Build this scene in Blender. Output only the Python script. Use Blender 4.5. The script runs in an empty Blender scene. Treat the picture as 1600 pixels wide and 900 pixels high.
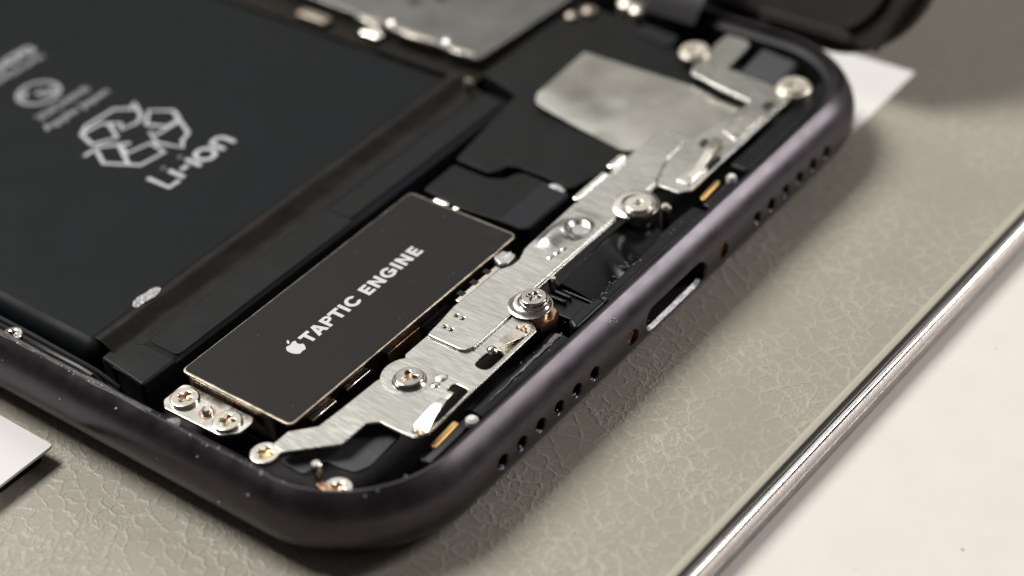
import bpy, bmesh, math, random
from mathutils import Vector, Matrix, noise
random.seed(7)
S = 0.1                       # every measure below is in millimetres; 1 Blender unit = 1 cm
sc = bpy.context.scene
C = sc.collection
sc.unit_settings.scale_length = 0.01

# ------------------------------------------------------------------ camera, world, lamps, exposure
cam_d = bpy.data.cameras.new("camera"); cam = bpy.data.objects.new("camera", cam_d); C.objects.link(cam)
cam.location = (-61.763 * S, -66.932 * S, 99.941 * S)
cam.rotation_euler = (0.901377, 0.0681830, -0.919183)
cam_d.sensor_width = 36.0; cam_d.lens = 65.314
cam_d.clip_start = 0.1; cam_d.clip_end = 2000
cam_d.dof.use_dof = True; cam_d.dof.focus_distance = 14.75; cam_d.dof.aperture_fstop = 0.165
sc.camera = cam

world = bpy.data.worlds.new("World"); sc.world = world; world.use_nodes = True
bg = world.node_tree.nodes["Background"]
bg.inputs[0].default_value = (1.0, 0.96, 0.92, 1); bg.inputs[1].default_value = 0.08

def area(name, direction, dist, size, radiance, color, size_y=None, target=(30, 10, 4)):
    d = bpy.data.lights.new(name, 'AREA'); o = bpy.data.objects.new(name, d); C.objects.link(o)
    t = Vector(target) * S; v = Vector(direction).normalized()
    o.location = t + v * dist
    o.rotation_euler = v.to_track_quat('Z', 'Y').to_euler()
    d.shape = 'RECTANGLE'; d.size = size; d.size_y = size_y or size
    d.energy = radiance * math.pi * d.size * d.size_y; d.color = color
    return o
area("ceiling_lamp", (-0.02, 0.60, 0.80), 110, 44, 25.0, (1.0, 0.975, 0.93))
area("window_lamp", (0.62, -0.46, 0.52), 120, 15, 26.0, (1.0, 0.96, 0.965), 62)
area("back_lamp", (0.67, 0.46, 0.58), 140, 90, 0.95, (1.0, 0.99, 0.94))
sc.view_settings.view_transform = 'Standard'; sc.view_settings.look = 'None'
sc.view_settings.exposure = 0.0; sc.view_settings.gamma = 1.0; sc.view_settings.use_curve_mapping = False

# ------------------------------------------------------------------ materials
def mat(name, col, rough=0.5, metal=0.0, spec=0.5, noise_bump=0.0, noise_scale=20, rough_var=0.0, col_var=0.0, var_scale=6,
        stretch=None, coat=0.0, trans=0.0, alpha=1.0):
    m = bpy.data.materials.new(name); m.use_nodes = True
    nt = m.node_tree; b = nt.nodes["Principled BSDF"]
    b.inputs["Base Color"].default_value = (*col, 1); b.inputs["Roughness"].default_value = rough
    b.inputs["Metallic"].default_value = metal; b.inputs["Specular IOR Level"].default_value = spec
    b.inputs["Coat Weight"].default_value = coat; b.inputs["Coat Roughness"].default_value = 0.08
    b.inputs["Transmission Weight"].default_value = trans; b.inputs["Alpha"].default_value = alpha
    tc = nt.nodes.new("ShaderNodeTexCoord"); mp = nt.nodes.new("ShaderNodeMapping")
    nt.links.new(tc.outputs["Object"], mp.inputs[0])
    if stretch: mp.inputs["Scale"].default_value = stretch
    def nz(scale, det=4):
        n = nt.nodes.new("ShaderNodeTexNoise"); n.inputs["Scale"].default_value = scale; n.inputs["Detail"].default_value = det
        nt.links.new(mp.outputs[0], n.inputs[0]); return n
    if noise_bump:
        n = nz(noise_scale); bp = nt.nodes.new("ShaderNodeBump"); bp.inputs["Strength"].default_value = noise_bump
        bp.inputs["Distance"].default_value = 0.01
        nt.links.new(n.outputs["Fac"], bp.inputs["Height"]); nt.links.new(bp.outputs[0], b.inputs["Normal"])
    if rough_var:
        n = nz(noise_scale if stretch else var_scale); r = nt.nodes.new("ShaderNodeMapRange")
        r.inputs["From Min"].default_value = 0.3; r.inputs["From Max"].default_value = 0.7
        r.inputs["To Min"].default_value = max(0.02, rough - rough_var); r.inputs["To Max"].default_value = min(1, rough + rough_var)
        nt.links.new(n.outputs["Fac"], r.inputs[0]); nt.links.new(r.outputs[0], b.inputs["Roughness"])
    if col_var:
        n = nz(var_scale, 6); r = nt.nodes.new("ShaderNodeMapRange")
        r.inputs["From Min"].default_value = 0.3; r.inputs["From Max"].default_value = 0.7
        r.inputs["To Min"].default_value = 1 - col_var; r.inputs["To Max"].default_value = 1 + col_var
        mx = nt.nodes.new("ShaderNodeVectorMath"); mx.operation = 'SCALE'; mx.inputs[0].default_value = col
        nt.links.new(n.outputs["Fac"], r.inputs[0]); nt.links.new(r.outputs[0], mx.inputs["Scale"]); nt.links.new(mx.outputs[0], b.inputs["Base Color"])
    return m

M = {}
M['anod'] = mat("anodized_aluminium", (0.074, 0.067, 0.073), 0.35, 1.0, noise_bump=0.05, noise_scale=170, rough_var=0.05, col_var=0.12, var_scale=5)
M['ledge'] = mat("black_ledge_plastic", (0.006, 0.006, 0.007), 0.42, 0, 0.2, noise_bump=0.15, noise_scale=60, col_var=0.3)
M['void'] = mat("deep_black_plastic", (0.004, 0.004, 0.004), 0.6, 0, 0.3)
M['residue'] = mat("adhesive_residue", (0.05, 0.047, 0.043), 0.55, 0, 0.5, noise_bump=0.8, noise_scale=40, col_var=0.5, var_scale=30)
M['battery'] = mat("battery_wrap", (0.0064, 0.0078, 0.0090), 0.5, 0, 0.09, noise_bump=0.02, noise_scale=8, rough_var=0.06, col_var=0.1, var_scale=2)
M['pouch'] = mat("brown_pouch_tape", (0.0095, 0.0078, 0.0066), 0.38, 0, 0.16, noise_bump=0.12, noise_scale=14, col_var=0.35, var_scale=4)
M['label'] = mat("motor_label_black", (0.0125, 0.0122, 0.0122), 0.55, 0, 0.16, noise_bump=0.02, noise_scale=30)
M['tape'] = mat("black_film_tape", (0.0075, 0.008, 0.0085), 0.46, 0, 0.15, noise_bump=0.04, noise_scale=10, col_var=0.12)
M['tape2'] = mat("slate_film_tape", (0.014, 0.0155, 0.018), 0.5, 0, 0.18, noise_bump=0.04, noise_scale=10)
M['flex'] = mat("grey_flex_film", (0.032, 0.035, 0.037), 0.5, 0, 0.4, noise_bump=0.25, noise_scale=14, col_var=0.2, var_scale=6)
M['print'] = mat("white_print", (0.56, 0.56, 0.58), 0.6)
M['midprint'] = mat("pale_grey_print", (0.44, 0.44, 0.45), 0.6)
M['greyprint'] = mat("grey_print", (0.26, 0.27, 0.28), 0.6)
M['brushed'] = mat("brushed_steel", (0.53, 0.525, 0.49), 0.30, 1.0, noise_bump=0.18, noise_scale=24, rough_var=0.10, col_var=0.17, var_scale=22, stretch=(2.3, 0.28, 1.0))
M['steel'] = mat("satin_steel", (0.70, 0.68, 0.63), 0.26, 1.0, noise_bump=0.05, noise_scale=24, rough_var=0.10, col_var=0.12, var_scale=9)
M['polished'] = mat("polished_nickel", (0.74, 0.70, 0.64), 0.16, 1.0, noise_bump=0.05, noise_scale=30, rough_var=0.06, col_var=0.12, var_scale=14)
M['darkrefl_nickel'] = mat("nickel_dark_reflection", (0.44, 0.42, 0.39), 0.15, 1.0, noise_bump=0.06, noise_scale=30, col_var=0.2, var_scale=14)  # polished nickel, colour darkened to stand in for a dark reflection
M['warmsteel'] = mat("warm_nickel", (0.71, 0.66, 0.58), 0.24, 1.0, noise_bump=0.08, noise_scale=24, col_var=0.15, var_scale=12)
M['copper'] = mat("copper_bronze", (0.50, 0.31, 0.19), 0.30, 1.0, noise_bump=0.2, noise_scale=24, col_var=0.35, var_scale=12)
M['pale'] = mat("pale_matte_nickel", (0.72, 0.68, 0.58), 0.45, 1.0, noise_bump=0.1, col_var=0.12, var_scale=14)
M['bronze2'] = mat("dull_solder", (0.30, 0.26, 0.21), 0.5, 1.0, col_var=0.2)
M['gold'] = mat("gold_contact", (0.86, 0.56, 0.20), 0.38, 1.0, noise_bump=0.1, noise_scale=24)
M['cream'] = mat("cream_metal_side", (0.48, 0.44, 0.33), 0.42, 0.8, col_var=0.4, var_scale=14, noise_bump=0.1)
M['bronze'] = mat("dark_bronze_case", (0.055, 0.042, 0.034), 0.35, 0.9, col_var=0.4, var_scale=10)
M['speaker'] = mat("speaker_plate_steel", (0.66, 0.65, 0.60), 0.22, 1.0, noise_bump=0.03, noise_scale=3, rough_var=0.05)
M['shield'] = mat("shield_can_steel", (0.19, 0.19, 0.18), 0.42, 1.0, col_var=0.2, var_scale=3, noise_bump=0.05)
M['gloss'] = mat("glossy_black_plastic", (0.003, 0.0033, 0.004), 0.20, 0, 0.16, noise_bump=0.02, noise_scale=5)
M['satin'] = mat("satin_black_plastic", (0.006, 0.0064, 0.0075), 0.34, 0, 0.25, noise_bump=0.12, noise_scale=24, col_var=0.25)
M['foam'] = mat("dark_grey_cushion", (0.055, 0.058, 0.062), 0.7, 0, 0.3, noise_bump=0.4, noise_scale=30)
M['whitepaint'] = mat("white_card", (0.66, 0.645, 0.64), 0.55, 0, 0.3, noise_bump=0.03, noise_scale=30)
M['foil'] = mat("pearl_gloss_card", (0.95, 0.92, 0.90), 0.28, 0.92, noise_bump=0.02, noise_scale=20)
M['clear'] = mat("clear_plastic_clip", (0.42, 0.42, 0.41), 0.2, 0.5, noise_bump=0.1)
M['pcb'] = mat("circuit_board_brown", (0.012, 0.010, 0.007), 0.5, 0, 0.12, col_var=0.5, var_scale=10)
M['chrome'] = mat("chrome_trim", (0.86, 0.84, 0.82), 0.07, 1.0, noise_bump=0.02, noise_scale=10)
M['brushchrome'] = mat("scuffed_chrome_face", (0.80, 0.77, 0.74), 0.24, 1.0, noise_bump=0.35, noise_scale=22, stretch=(3.0, 0.5, 0.4), rough_var=0.1, col_var=0.05)
M['dullchrome'] = mat("dull_metal_foot", (0.42, 0.39, 0.36), 0.3, 1.0, col_var=0.1)
M['lip'] = mat("worn_port_lip", (0.20, 0.195, 0.20), 0.42, 1.0, noise_bump=0.6, noise_scale=30, col_var=0.5, var_scale=25)
M['rim'] = mat("worn_motor_rim", (0.42, 0.36, 0.28), 0.38, 1.0, noise_bump=0.2, noise_scale=18, col_var=0.5, var_scale=9)
M['darkgap'] = mat("dark_gap", (0.02, 0.019, 0.018), 0.4)
M['piping'] = mat("beige_piping", (0.40, 0.375, 0.30), 0.5, 0, 0.4, noise_bump=0.1, noise_scale=30)
M['film'] = mat("smoky_film", (0.5, 0.48, 0.45), 0.12, 0, 0.5, alpha=0.22)
M['dust'] = mat("dust_white", (0.42, 0.42, 0.41), 0.8)
M['glass'] = mat("display_black", (0.028, 0.025, 0.021), 0.5, 0, 0.3, col_var=0.3)
M['dplate'] = mat("display_backplate", (0.035, 0.031, 0.027), 0.5, 0.6, col_var=0.25, var_scale=2)
M['flake'] = mat("torn_film_flake", (0.30, 0.30, 0.30), 0.4, 0.3, noise_bump=1.0, noise_scale=30, col_var=0.4, var_scale=25)
M['putty'] = mat("metal_scrap", (0.30, 0.29, 0.28), 0.4, 0.7, noise_bump=0.4, noise_scale=25, col_var=0.5, var_scale=20)

def waves(m, scale, strength, dist=0.05):
    """slow dents over a sheet, chained after the fine bump"""
    nt = m.node_tree; b = nt.nodes["Principled BSDF"]; tc = nt.nodes.new("ShaderNodeTexCoord"); n = nt.nodes.new("ShaderNodeTexNoise")
    n.inputs["Scale"].default_value = scale; n.inputs["Detail"].default_value = 1.5; nt.links.new(tc.outputs["Object"], n.inputs[0])
    bp = nt.nodes.new("ShaderNodeBump"); bp.inputs["Strength"].default_value = strength; bp.inputs["Distance"].default_value = dist
    nt.links.new(n.outputs["Fac"], bp.inputs["Height"])
    if b.inputs["Normal"].links: nt.links.new(b.inputs["Normal"].links[0].from_socket, bp.inputs["Normal"])
    nt.links.new(bp.outputs[0], b.inputs["Normal"])
waves(M['brushed'], 1.0, 0.8, 0.07); waves(M['steel'], 1.2, 0.25, 0.04); waves(M['speaker'], 0.75, 1.0, 0.13); waves(M['battery'], 1.1, 0.35, 0.05); waves(M['tape'], 2.5, 0.4, 0.04); waves(M['pouch'], 3.0, 0.6, 0.05)

def leather_mat():
    m = bpy.data.materials.new("grained_leather"); m.use_nodes = True; nt = m.node_tree; N = nt.nodes.new; L = nt.links.new
    b = nt.nodes["Principled BSDF"]; b.inputs["Roughness"].default_value = 0.46; b.inputs["Specular IOR Level"].default_value = 0.42
    tc = N("ShaderNodeTexCoord")
    wn = N("ShaderNodeTexNoise"); wn.inputs["Scale"].default_value = 5.5; wn.inputs["Detail"].default_value = 3; L(tc.outputs["Object"], wn.inputs[0])
    wv = N("ShaderNodeVectorMath"); wv.operation = 'MULTIPLY_ADD'; wv.inputs[1].default_value = (0.22, 0.22, 0); L(wn.outputs["Color"], wv.inputs[0]); L(tc.outputs["Object"], wv.inputs[2])
    mp = N("ShaderNodeMapping"); mp.inputs["Rotation"].default_value = (0, 0, 0.55); mp.inputs["Scale"].default_value = (1.0, 0.86, 1); L(wv.outputs[0], mp.inputs[0])
    def vor(scale, rnd):
        v = N("ShaderNodeTexVoronoi"); v.voronoi_dimensions = '2D'; v.feature = 'DISTANCE_TO_EDGE'; v.inputs["Scale"].default_value = scale; v.inputs["Randomness"].default_value = rnd
        L(mp.outputs[0], v.inputs[0]); return v
    def rng(s, a, bb, c, d):
        r = N("ShaderNodeMapRange"); r.interpolation_type = 'SMOOTHSTEP'; L(s, r.inputs[0])
        for k, x in zip(("From Min", "From Max", "To Min", "To Max"), (a, bb, c, d)): r.inputs[k].default_value = x
        return r.outputs[0]
    def math_(op, a, c):
        n = N("ShaderNodeMath"); n.operation = op
        for i, x in enumerate((a, c)):
            if isinstance(x, float): n.inputs[i].default_value = x
            else: L(x, n.inputs[i])
        return n.outputs[0]
    big = vor(7.2, 0.8); fine = vor(16.0, 1.0)
    patch = N("ShaderNodeTexNoise"); patch.inputs["Scale"].default_value = 1.1; patch.inputs["Detail"].default_value = 5; L(tc.outputs["Object"], patch.inputs[0])
    brk = N("ShaderNodeTexNoise"); brk.inputs["Scale"].default_value = 7.0; brk.inputs["Detail"].default_value = 3; L(tc.outputs["Object"], brk.inputs[0])
    amt = math_('MULTIPLY', rng(patch.outputs["Fac"], 0.32, 0.6, 0.35, 1.0), rng(brk.outputs["Fac"], 0.34, 0.56, 0.45, 1.0))
    line = math_('MULTIPLY', rng(big.outputs["Distance"], 0.0, 0.17, 1.0, 0.0), amt)
    fl = math_('MULTIPLY', rng(fine.outputs["Distance"], 0.0, 0.16, 1.0, 0.0), rng(patch.outputs["Fac"], 0.42, 0.62, 0.0, 0.75))
    wr = N("ShaderNodeTexNoise"); wr.noise_type = 'RIDGED_MULTIFRACTAL' ; wr.inputs["Scale"].default_value = 9.0; wr.inputs["Detail"].default_value = 3; L(wv.outputs[0], wr.inputs[0])
    gr = N("ShaderNodeTexNoise"); gr.inputs["Scale"].default_value = 60; gr.inputs["Detail"].default_value = 4; L(tc.outputs["Object"], gr.inputs[0])
    h = math_('ADD', math_('ADD', line, fl), math_('ADD', math_('MULTIPLY', gr.outputs["Fac"], 0.16), math_('MULTIPLY', rng(wr.outputs["Fac"], 0.3, 1.4, 0.0, 1.0), 0.32)))
    bp = N("ShaderNodeBump"); bp.inputs["Strength"].default_value = 0.5; bp.inputs["Distance"].default_value = 0.011; L(h, bp.inputs["Height"]); L(bp.outputs[0], b.inputs["Normal"])
    ramp = N("ShaderNodeMix"); ramp.data_type = 'RGBA'
    ramp.inputs[6].default_value = (0.300, 0.277, 0.226, 1); ramp.inputs[7].default_value = (0.43, 0.405, 0.34, 1)
    L(math_('MULTIPLY', math_('ADD', line, fl), 0.40), ramp.inputs[0])
    m2 = N("ShaderNodeMix"); m2.data_type = 'RGBA'; m2.blend_type = 'MULTIPLY'; m2.inputs[0].default_value = 1.0
    L(ramp.outputs[2], m2.inputs[6])
    cr = N("ShaderNodeMapRange"); L(patch.outputs["Fac"], cr.inputs[0]); cr.inputs["To Min"].default_value = 0.86; cr.inputs["To Max"].default_value = 1.1
    cc = N("ShaderNodeCombineColor"); [L(cr.outputs[0], cc.inputs[i]) for i in range(3)]
    L(cc.outputs[0], m2.inputs[7]); L(m2.outputs[2], b.inputs["Base Color"])
    return m
M['leather'] = leather_mat()
M['table'] = mat("cream_table_laminate", (0.66, 0.615, 0.57), 0.42, 0, 0.35, noise_bump=0.02, noise_scale=20, col_var=0.02, var_scale=3)

# ------------------------------------------------------------------ mesh helpers (mm in, cm out)
dg = None
def link(name, me, m, parent=None, smooth=35):
    if m is not None and len(me.materials) == 0: me.materials.append(m)
    if smooth and len(me.polygons):
        me.polygons.foreach_set("use_smooth", [True] * len(me.polygons)); me.set_sharp_from_angle(angle=math.radians(smooth))
    o = bpy.data.objects.new(name, me); C.objects.link(o)
    if parent is not None: o.parent = parent
    return o
def fillet(poly, r, n=5):
    out = []; k = len(poly)
    for i in range(k):
        p0, p, p1 = (Vector(poly[(i + j) % k]) for j in (-1, 0, 1))
        ri = r[i] if isinstance(r, (list, tuple)) else r
        a, b = (p0 - p), (p1 - p); la, lb = a.length, b.length
        if ri <= 0 or la < 1e-6 or lb < 1e-6: out.append(tuple(p)); continue
        a, b = a / la, b / lb; cs = max(-1, min(1, a.dot(b))); ang = math.acos(cs)
        if ang > math.pi - 0.08: out.append(tuple(p)); continue
        d = min(ri / math.tan(ang / 2), la * 0.48, lb * 0.48)
        q0, q1 = p + a * d, p + b * d
        for t in range(n + 1):
            u = t / n; out.append(tuple((q0 * (1 - u) + p * u) * (1 - u) + (p * (1 - u) + q1 * u) * u))
    return out
def rect(x0, y0, x1, y1): return [(x0, y0), (x1, y0), (x1, y1), (x0, y1)]
def circ(x, y, r, n=28): return [(x + r * math.cos(2 * math.pi * i / n), y + r * math.sin(2 * math.pi * i / n)) for i in range(n)]
def plate_mesh(poly, z0, z1, bev=0.0, holes=(), bres=2):
    cu = bpy.data.curves.new("outline", 'CURVE'); cu.dimensions = '2D'; cu.fill_mode = 'BOTH'
    for pl in [poly] + list(holes):
        sp = cu.splines.new('POLY'); sp.points.add(len(pl) - 1); sp.use_cyclic_u = True
        for q, pt in zip(pl, sp.points): pt.co = (q[0] * S, q[1] * S, 0, 1)
    h = (z1 - z0) / 2
    bev = min(bev, h * 0.98)
    cu.extrude = (h - bev) * S; cu.bevel_depth = bev * S; cu.offset = -bev * S; cu.bevel_resolution = bres
    o = bpy.data.objects.new("outline", cu); C.objects.link(o)
    d = bpy.context.evaluated_depsgraph_get()
    me = bpy.data.meshes.new_from_object(o.evaluated_get(d), depsgraph=d)
    bpy.data.objects.remove(o); bpy.data.curves.remove(cu); me.materials.clear()
    me.transform(Matrix.Translation((0, 0, (z0 + h) * S)))
    return me
def join(meshes):
    bm = bmesh.new()
    for me in meshes: bm.from_mesh(me)
    out = bpy.data.meshes.new("joined"); bm.to_mesh(out); bm.free()
    for me in meshes: bpy.data.meshes.remove(me)
    return out
def plate(name, poly, z0, z1, m, parent, bev=0.05, holes=(), r=0.0, **k):
    if r: poly = fillet(poly, r)
    return link(name, plate_mesh(poly, z0, z1, bev, holes, **k), m, parent)
def lathe_mesh(prof, c=(0, 0, 0), seg=40, axis='z'):
    bm = bmesh.new(); rings = []
    for r, z in prof:
        if r <= 1e-6: rings.append([bm.verts.new((0, 0, z))])
        else: rings.append([bm.verts.new((r * math.cos(2 * math.pi * i / seg), r * math.sin(2 * math.pi * i / seg), z)) for i in range(seg)])
    for a, b in zip(rings, rings[1:]):
        for i in range(seg):
            j = (i + 1) % seg
            if len(a) == 1 and len(b) == 1: continue
            if len(a) == 1: bm.faces.new((a[0], b[j], b[i]))
            elif len(b) == 1: bm.faces.new((a[i], a[j], b[0]))
            else: bm.faces.new((a[i], a[j], b[j], b[i]))
    bmesh.ops.recalc_face_normals(bm, faces=bm.faces)
    me = bpy.data.meshes.new("lathe"); bm.to_mesh(me); bm.free()
    rot = Matrix.Identity(4)
    if axis == 'y': rot = Matrix.Rotation(math.radians(90), 4, 'X')      # +z of the profile points towards -y
    me.transform(Matrix.Scale(S, 4) @ Matrix.Translation(c) @ rot)
    return me
def lathe(name, prof, c, m, parent, seg=40, axis='z'): return link(name, lathe_mesh(prof, c, seg, axis), m, parent)
def sweep_mesh(prof, path, closed_prof=True, caps=True):
    """prof: (a, z) pairs; path: list of (point2d, normal2d); a runs along the normal."""
    bm = bmesh.new(); rows = []
    for (px, py), (nx, ny) in path: rows.append([bm.verts.new(((px + nx * a) * S, (py + ny * a) * S, z * S)) for a, z in prof])
    n = len(prof)
    for r0, r1 in zip(rows, rows[1:]):
        for i in range(n if closed_prof else n - 1):
            j = (i + 1) % n; bm.faces.new((r0[i], r1[i], r1[j], r0[j]))
    if caps and closed_prof: bm.faces.new(rows[0]); bm.faces.new(rows[-1])
    bmesh.ops.recalc_face_normals(bm, faces=bm.faces)
    me = bpy.data.meshes.new("sweep"); bm.to_mesh(me); bm.free(); return me
def ring_mesh(prof, path):
    bm = bmesh.new(); rows = []
    for (px, py), (nx, ny) in path: rows.append([bm.verts.new(((px + nx * a) * S, (py + ny * a) * S, z * S)) for a, z in prof])
    n, k = len(prof), len(rows)
    for q in range(k):
        r0, r1 = rows[q], rows[(q + 1) % k]
        for i in range(n):
            j = (i + 1) % n; bm.faces.new((r0[i], r1[i], r1[j], r0[j]))
    bmesh.ops.recalc_face_normals(bm, faces=bm.faces)
    me = bpy.data.meshes.new("ring"); bm.to_mesh(me); bm.free(); return me
def rr_path(x0, y0, x1, y1, r, nc=20, ns=30):
    """rounded rectangle outline with inward normals, anticlockwise, softened corners"""
    out = []
    for cx, cy, a0 in ((x1 - r, y0 + r, -90), (x1 - r, y1 - r, 0), (x0 + r, y1 - r, 90), (x0 + r, y0 + r, 180)):
        for i in range(nc + 1):
            a = math.radians(a0 + 90 * i / nc); out.append(((cx + r * math.cos(a), cy + r * math.sin(a)), (-math.cos(a), -math.sin(a))))
    res = []
    for i, (p, n) in enumerate(out):
        q, m = out[(i + 1) % len(out)]; res.append((p, n))
        d = math.hypot(q[0] - p[0], q[1] - p[1])
        if d > 4:
            for t in range(1, ns): u = t / ns; res.append(((p[0] + (q[0] - p[0]) * u, p[1] + (q[1] - p[1]) * u), n))
    return res
def tube_mesh(pts, r, flat=None, res=3):
    """round tube along 3-d points (mm); flat squashes it to that height for printed strokes"""
    cu = bpy.data.curves.new("t", 'CURVE'); cu.dimensions = '3D'
    for pl in (pts if isinstance(pts[0][0], (tuple, list)) else [pts]):
        sp = cu.splines.new('POLY'); sp.points.add(len(pl) - 1)
        for q, pt in zip(pl, sp.points): pt.co = (q[0] * S, q[1] * S, (q[2] if len(q) > 2 else 0) * S, 1)
    cu.bevel_depth = r * S; cu.bevel_resolution = res; cu.use_fill_caps = True
    o = bpy.data.objects.new("t", cu); C.objects.link(o); d = bpy.context.evaluated_depsgraph_get()
    me = bpy.data.meshes.new_from_object(o.evaluated_get(d), depsgraph=d)
    bpy.data.objects.remove(o); bpy.data.curves.remove(cu); me.materials.clear()
    if flat: me.transform(Matrix.Diagonal((1, 1, flat / r, 1)))
    return me
def text_mesh(s, size, loc, rot=0.0, fat=0.0, width=None, thick=0.012, space=1.0, sx=1.0):
    cu = bpy.data.curves.new("t", 'FONT'); cu.body = s; cu.size = size * S; cu.offset = fat * S; cu.extrude = thick / 2 * S
    cu.space_character = space; cu.resolution_u = 6
    o = bpy.data.objects.new("t", cu); C.objects.link(o); d = bpy.context.evaluated_depsgraph_get()
    me = bpy.data.meshes.new_from_object(o.evaluated_get(d), depsgraph=d)
    bpy.data.objects.remove(o); bpy.data.curves.remove(cu); me.materials.clear()
    xs = [v.co.x for v in me.vertices]
    k = (width * S) / (max(xs) - min(xs)) if width else sx
    me.transform(Matrix.Translation(Vector(loc) * S) @ Matrix.Rotation(math.radians(rot), 4, 'Z') @ Matrix.Diagonal((k, 1, 1, 1)) @ Matrix.Translation((-min(xs), 0, 0)))
    return me

def glyphs(word, x0s, y0, h, st, z, thick=0.012):
    """bold sans capitals drawn as outlines: word, (left, right) of each letter, baseline, cap height, stroke"""
    def arc(cx, cy, rx, ry, a0, a1, n=22): return [(cx + rx * math.cos(math.radians(a0 + (a1 - a0) * i / n)), cy + ry * math.sin(math.radians(a0 + (a1 - a0) * i / n))) for i in range(n + 1)]
    out = []
    for ch, (l, r) in zip(word, x0s):
        w = r - l; holes = []; y1 = y0 + h; m_ = (l + r) / 2; my = y0 + h / 2
        if ch == 'T': pl = [(m_ - st / 2, y0), (m_ + st / 2, y0), (m_ + st / 2, y1 - st), (r, y1 - st), (r, y1), (l, y1), (l, y1 - st), (m_ - st / 2, y1 - st)]
        elif ch == 'I': pl = rect(l, y0, r, y1)
        elif ch == 'E':
            e = st * 0.9; pl = [(l, y0), (r, y0), (r, y0 + e), (l + st, y0 + e), (l + st, my - e / 2), (r - w * 0.08, my - e / 2), (r - w * 0.08, my + e / 2), (l + st, my + e / 2), (l + st, y1 - e), (r, y1 - e), (r, y1), (l, y1)]
        elif ch == 'N': pl = [(l, y0), (l + st, y0), (l + st, y1 - st * 1.55), (r - st * 1.05, y0), (r, y0), (r, y1), (r - st, y1), (r - st, y0 + st * 1.55), (l + st * 1.05, y1), (l, y1)]
        elif ch == 'A':
            k = st * 1.08; by = y0 + h * 0.20; f = lambda y: (y - y0) / h * (w / 2 - k / 2)
            pl = [(l, y0), (l + k, y0), (l + k + (by - y0) / h * (w / 2 - k / 2), by), (r - k - (by - y0) / h * (w / 2 - k / 2), by), (r - k, y0), (r, y0), (m_ + k * 0.52, y1), (m_ - k * 0.52, y1)]
            hy = by + st * 0.85; hx = w / 2 - k - (hy - y0) / h * (w / 2 - k / 2)
            holes = [[(m_ - hx, hy), (m_ + hx, hy), (m_, y0 + h * 0.76)]]
        elif ch == 'P':
            bh = h * 0.60; rr = bh / 2
            pl = [(l, y0), (l + st, y0), (l + st, y1 - bh), (r - rr, y1 - bh)] + arc(r - rr, y1 - rr, rr, rr, -90, 90, 14) + [(l, y1)]
            q = rr - st * 0.85; holes = [[(l + st, y1 - rr - q), (r - rr, y1 - rr - q)] + arc(r - rr, y1 - rr, q, q, -90, 90, 10) + [(l + st, y1 - rr + q)]]
        else:
            rx, ry = w * 0.52, h / 2 + 0.02; cx = l + rx; ir, iy = rx - st, ry - st * 0.95
            if ch == 'C': pl = arc(cx, my, rx, ry, 32, 328) + arc(cx, my, ir, iy, 322, 38)
            else: pl = arc(cx, my, rx, ry, 34, 300) + [(r, y0 + h * 0.14), (r, my + st * 0.28), (cx + 0.02, my + st * 0.28), (cx + 0.02, my - st * 0.52), (r - st, my - st * 0.52), (r - st, y0 + h * 0.26)] + arc(cx, my, ir, iy, 306, 42)
        out.append(plate_mesh(pl, z - thick / 2, z + thick / 2, 0, holes))
    return out
def empty(name, loc, label, cat, group=None):
    o = bpy.data.objects.new(name, None); C.objects.link(o); o.empty_display_size = 0.3
    o['label'] = label; o['category'] = cat
    if group: o['group'] = group
    return o
def tag(o, label=None, cat=None, kind=None, group=None):
    if label: o['label'] = label
    if cat: o['category'] = cat
    if kind: o['kind'] = kind
    if group: o['group'] = group
    return o
def quadgrid(fn, nu, nv):
    bm = bmesh.new(); g = [[bm.verts.new(Vector(fn(i / nu, j / nv)) * S) for j in range(nv + 1)] for i in range(nu + 1)]
    for i in range(nu):
        for j in range(nv): bm.faces.new((g[i][j], g[i + 1][j], g[i + 1][j + 1], g[i][j + 1]))
    bmesh.ops.recalc_face_normals(bm, faces=bm.faces)
    me = bpy.data.meshes.new("grid"); bm.to_mesh(me); bm.free(); return me

# ------------------------------------------------------------------ setting: table, leather pad, cards
bm = bmesh.new(); bmesh.ops.create_grid(bm, x_segments=1, y_segments=1, size=60); me = bpy.data.meshes.new("table"); bm.to_mesh(me); bm.free()
me.transform(Matrix.Translation((3, 2, -2.1 * S)))
tb = link("tabletop", me, M['table'], None, 0); tag(tb, "smooth cream white tabletop below the leather pad", kind="structure")

pad = empty("leather_pad", (0, 0, 0), "grey beige grained leather pad with a chrome edge under the opened phone", "pad")
EX = [(-75.0, -12.5), (165.0, -19.6)]                       # line of the metal edge
ed = Vector(EX[1]) - Vector(EX[0]); ed.normalize(); en = Vector((ed.y, -ed.x))       # en points out of the pad
def edge_path(n=60):
    a, b = Vector(EX[0]), Vector(EX[1]); return [(tuple(a + (b - a) * (i / n)), tuple(en)) for i in range(n + 1)]
poly = [tuple(Vector(EX[0]) - en * 0.7), tuple(Vector(EX[1]) - en * 0.7), (165, 175), (-75, 175)]
plate("leather_cover", poly, -1.9, -0.02, M['leather'], pad, bev=0.0)
link("piping", sweep_mesh([(-0.72, -1.8), (-0.72, -0.01), (-0.62, 0.04), (-0.30, 0.04), (-0.12, -0.04), (-0.10, -1.8)], edge_path()), M['piping'], pad)
link("metal_edge", sweep_mesh([(0.30, -1.8), (0.30, -0.40), (0.34, -0.14), (0.58, -0.03), (0.68, 0.02), (0.80, 0.04), (0.92, 0.0), (1.03, -0.10), (1.10, -0.25), (0.8, -0.4), (0.8, -1.8)], edge_path()), M['chrome'], pad, 50)
link("edge_groove", sweep_mesh([(-0.1, -1.8), (-0.1, -0.22), (0.30, -0.26), (0.30, -1.8)], edge_path()), M['darkgap'], pad)
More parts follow.
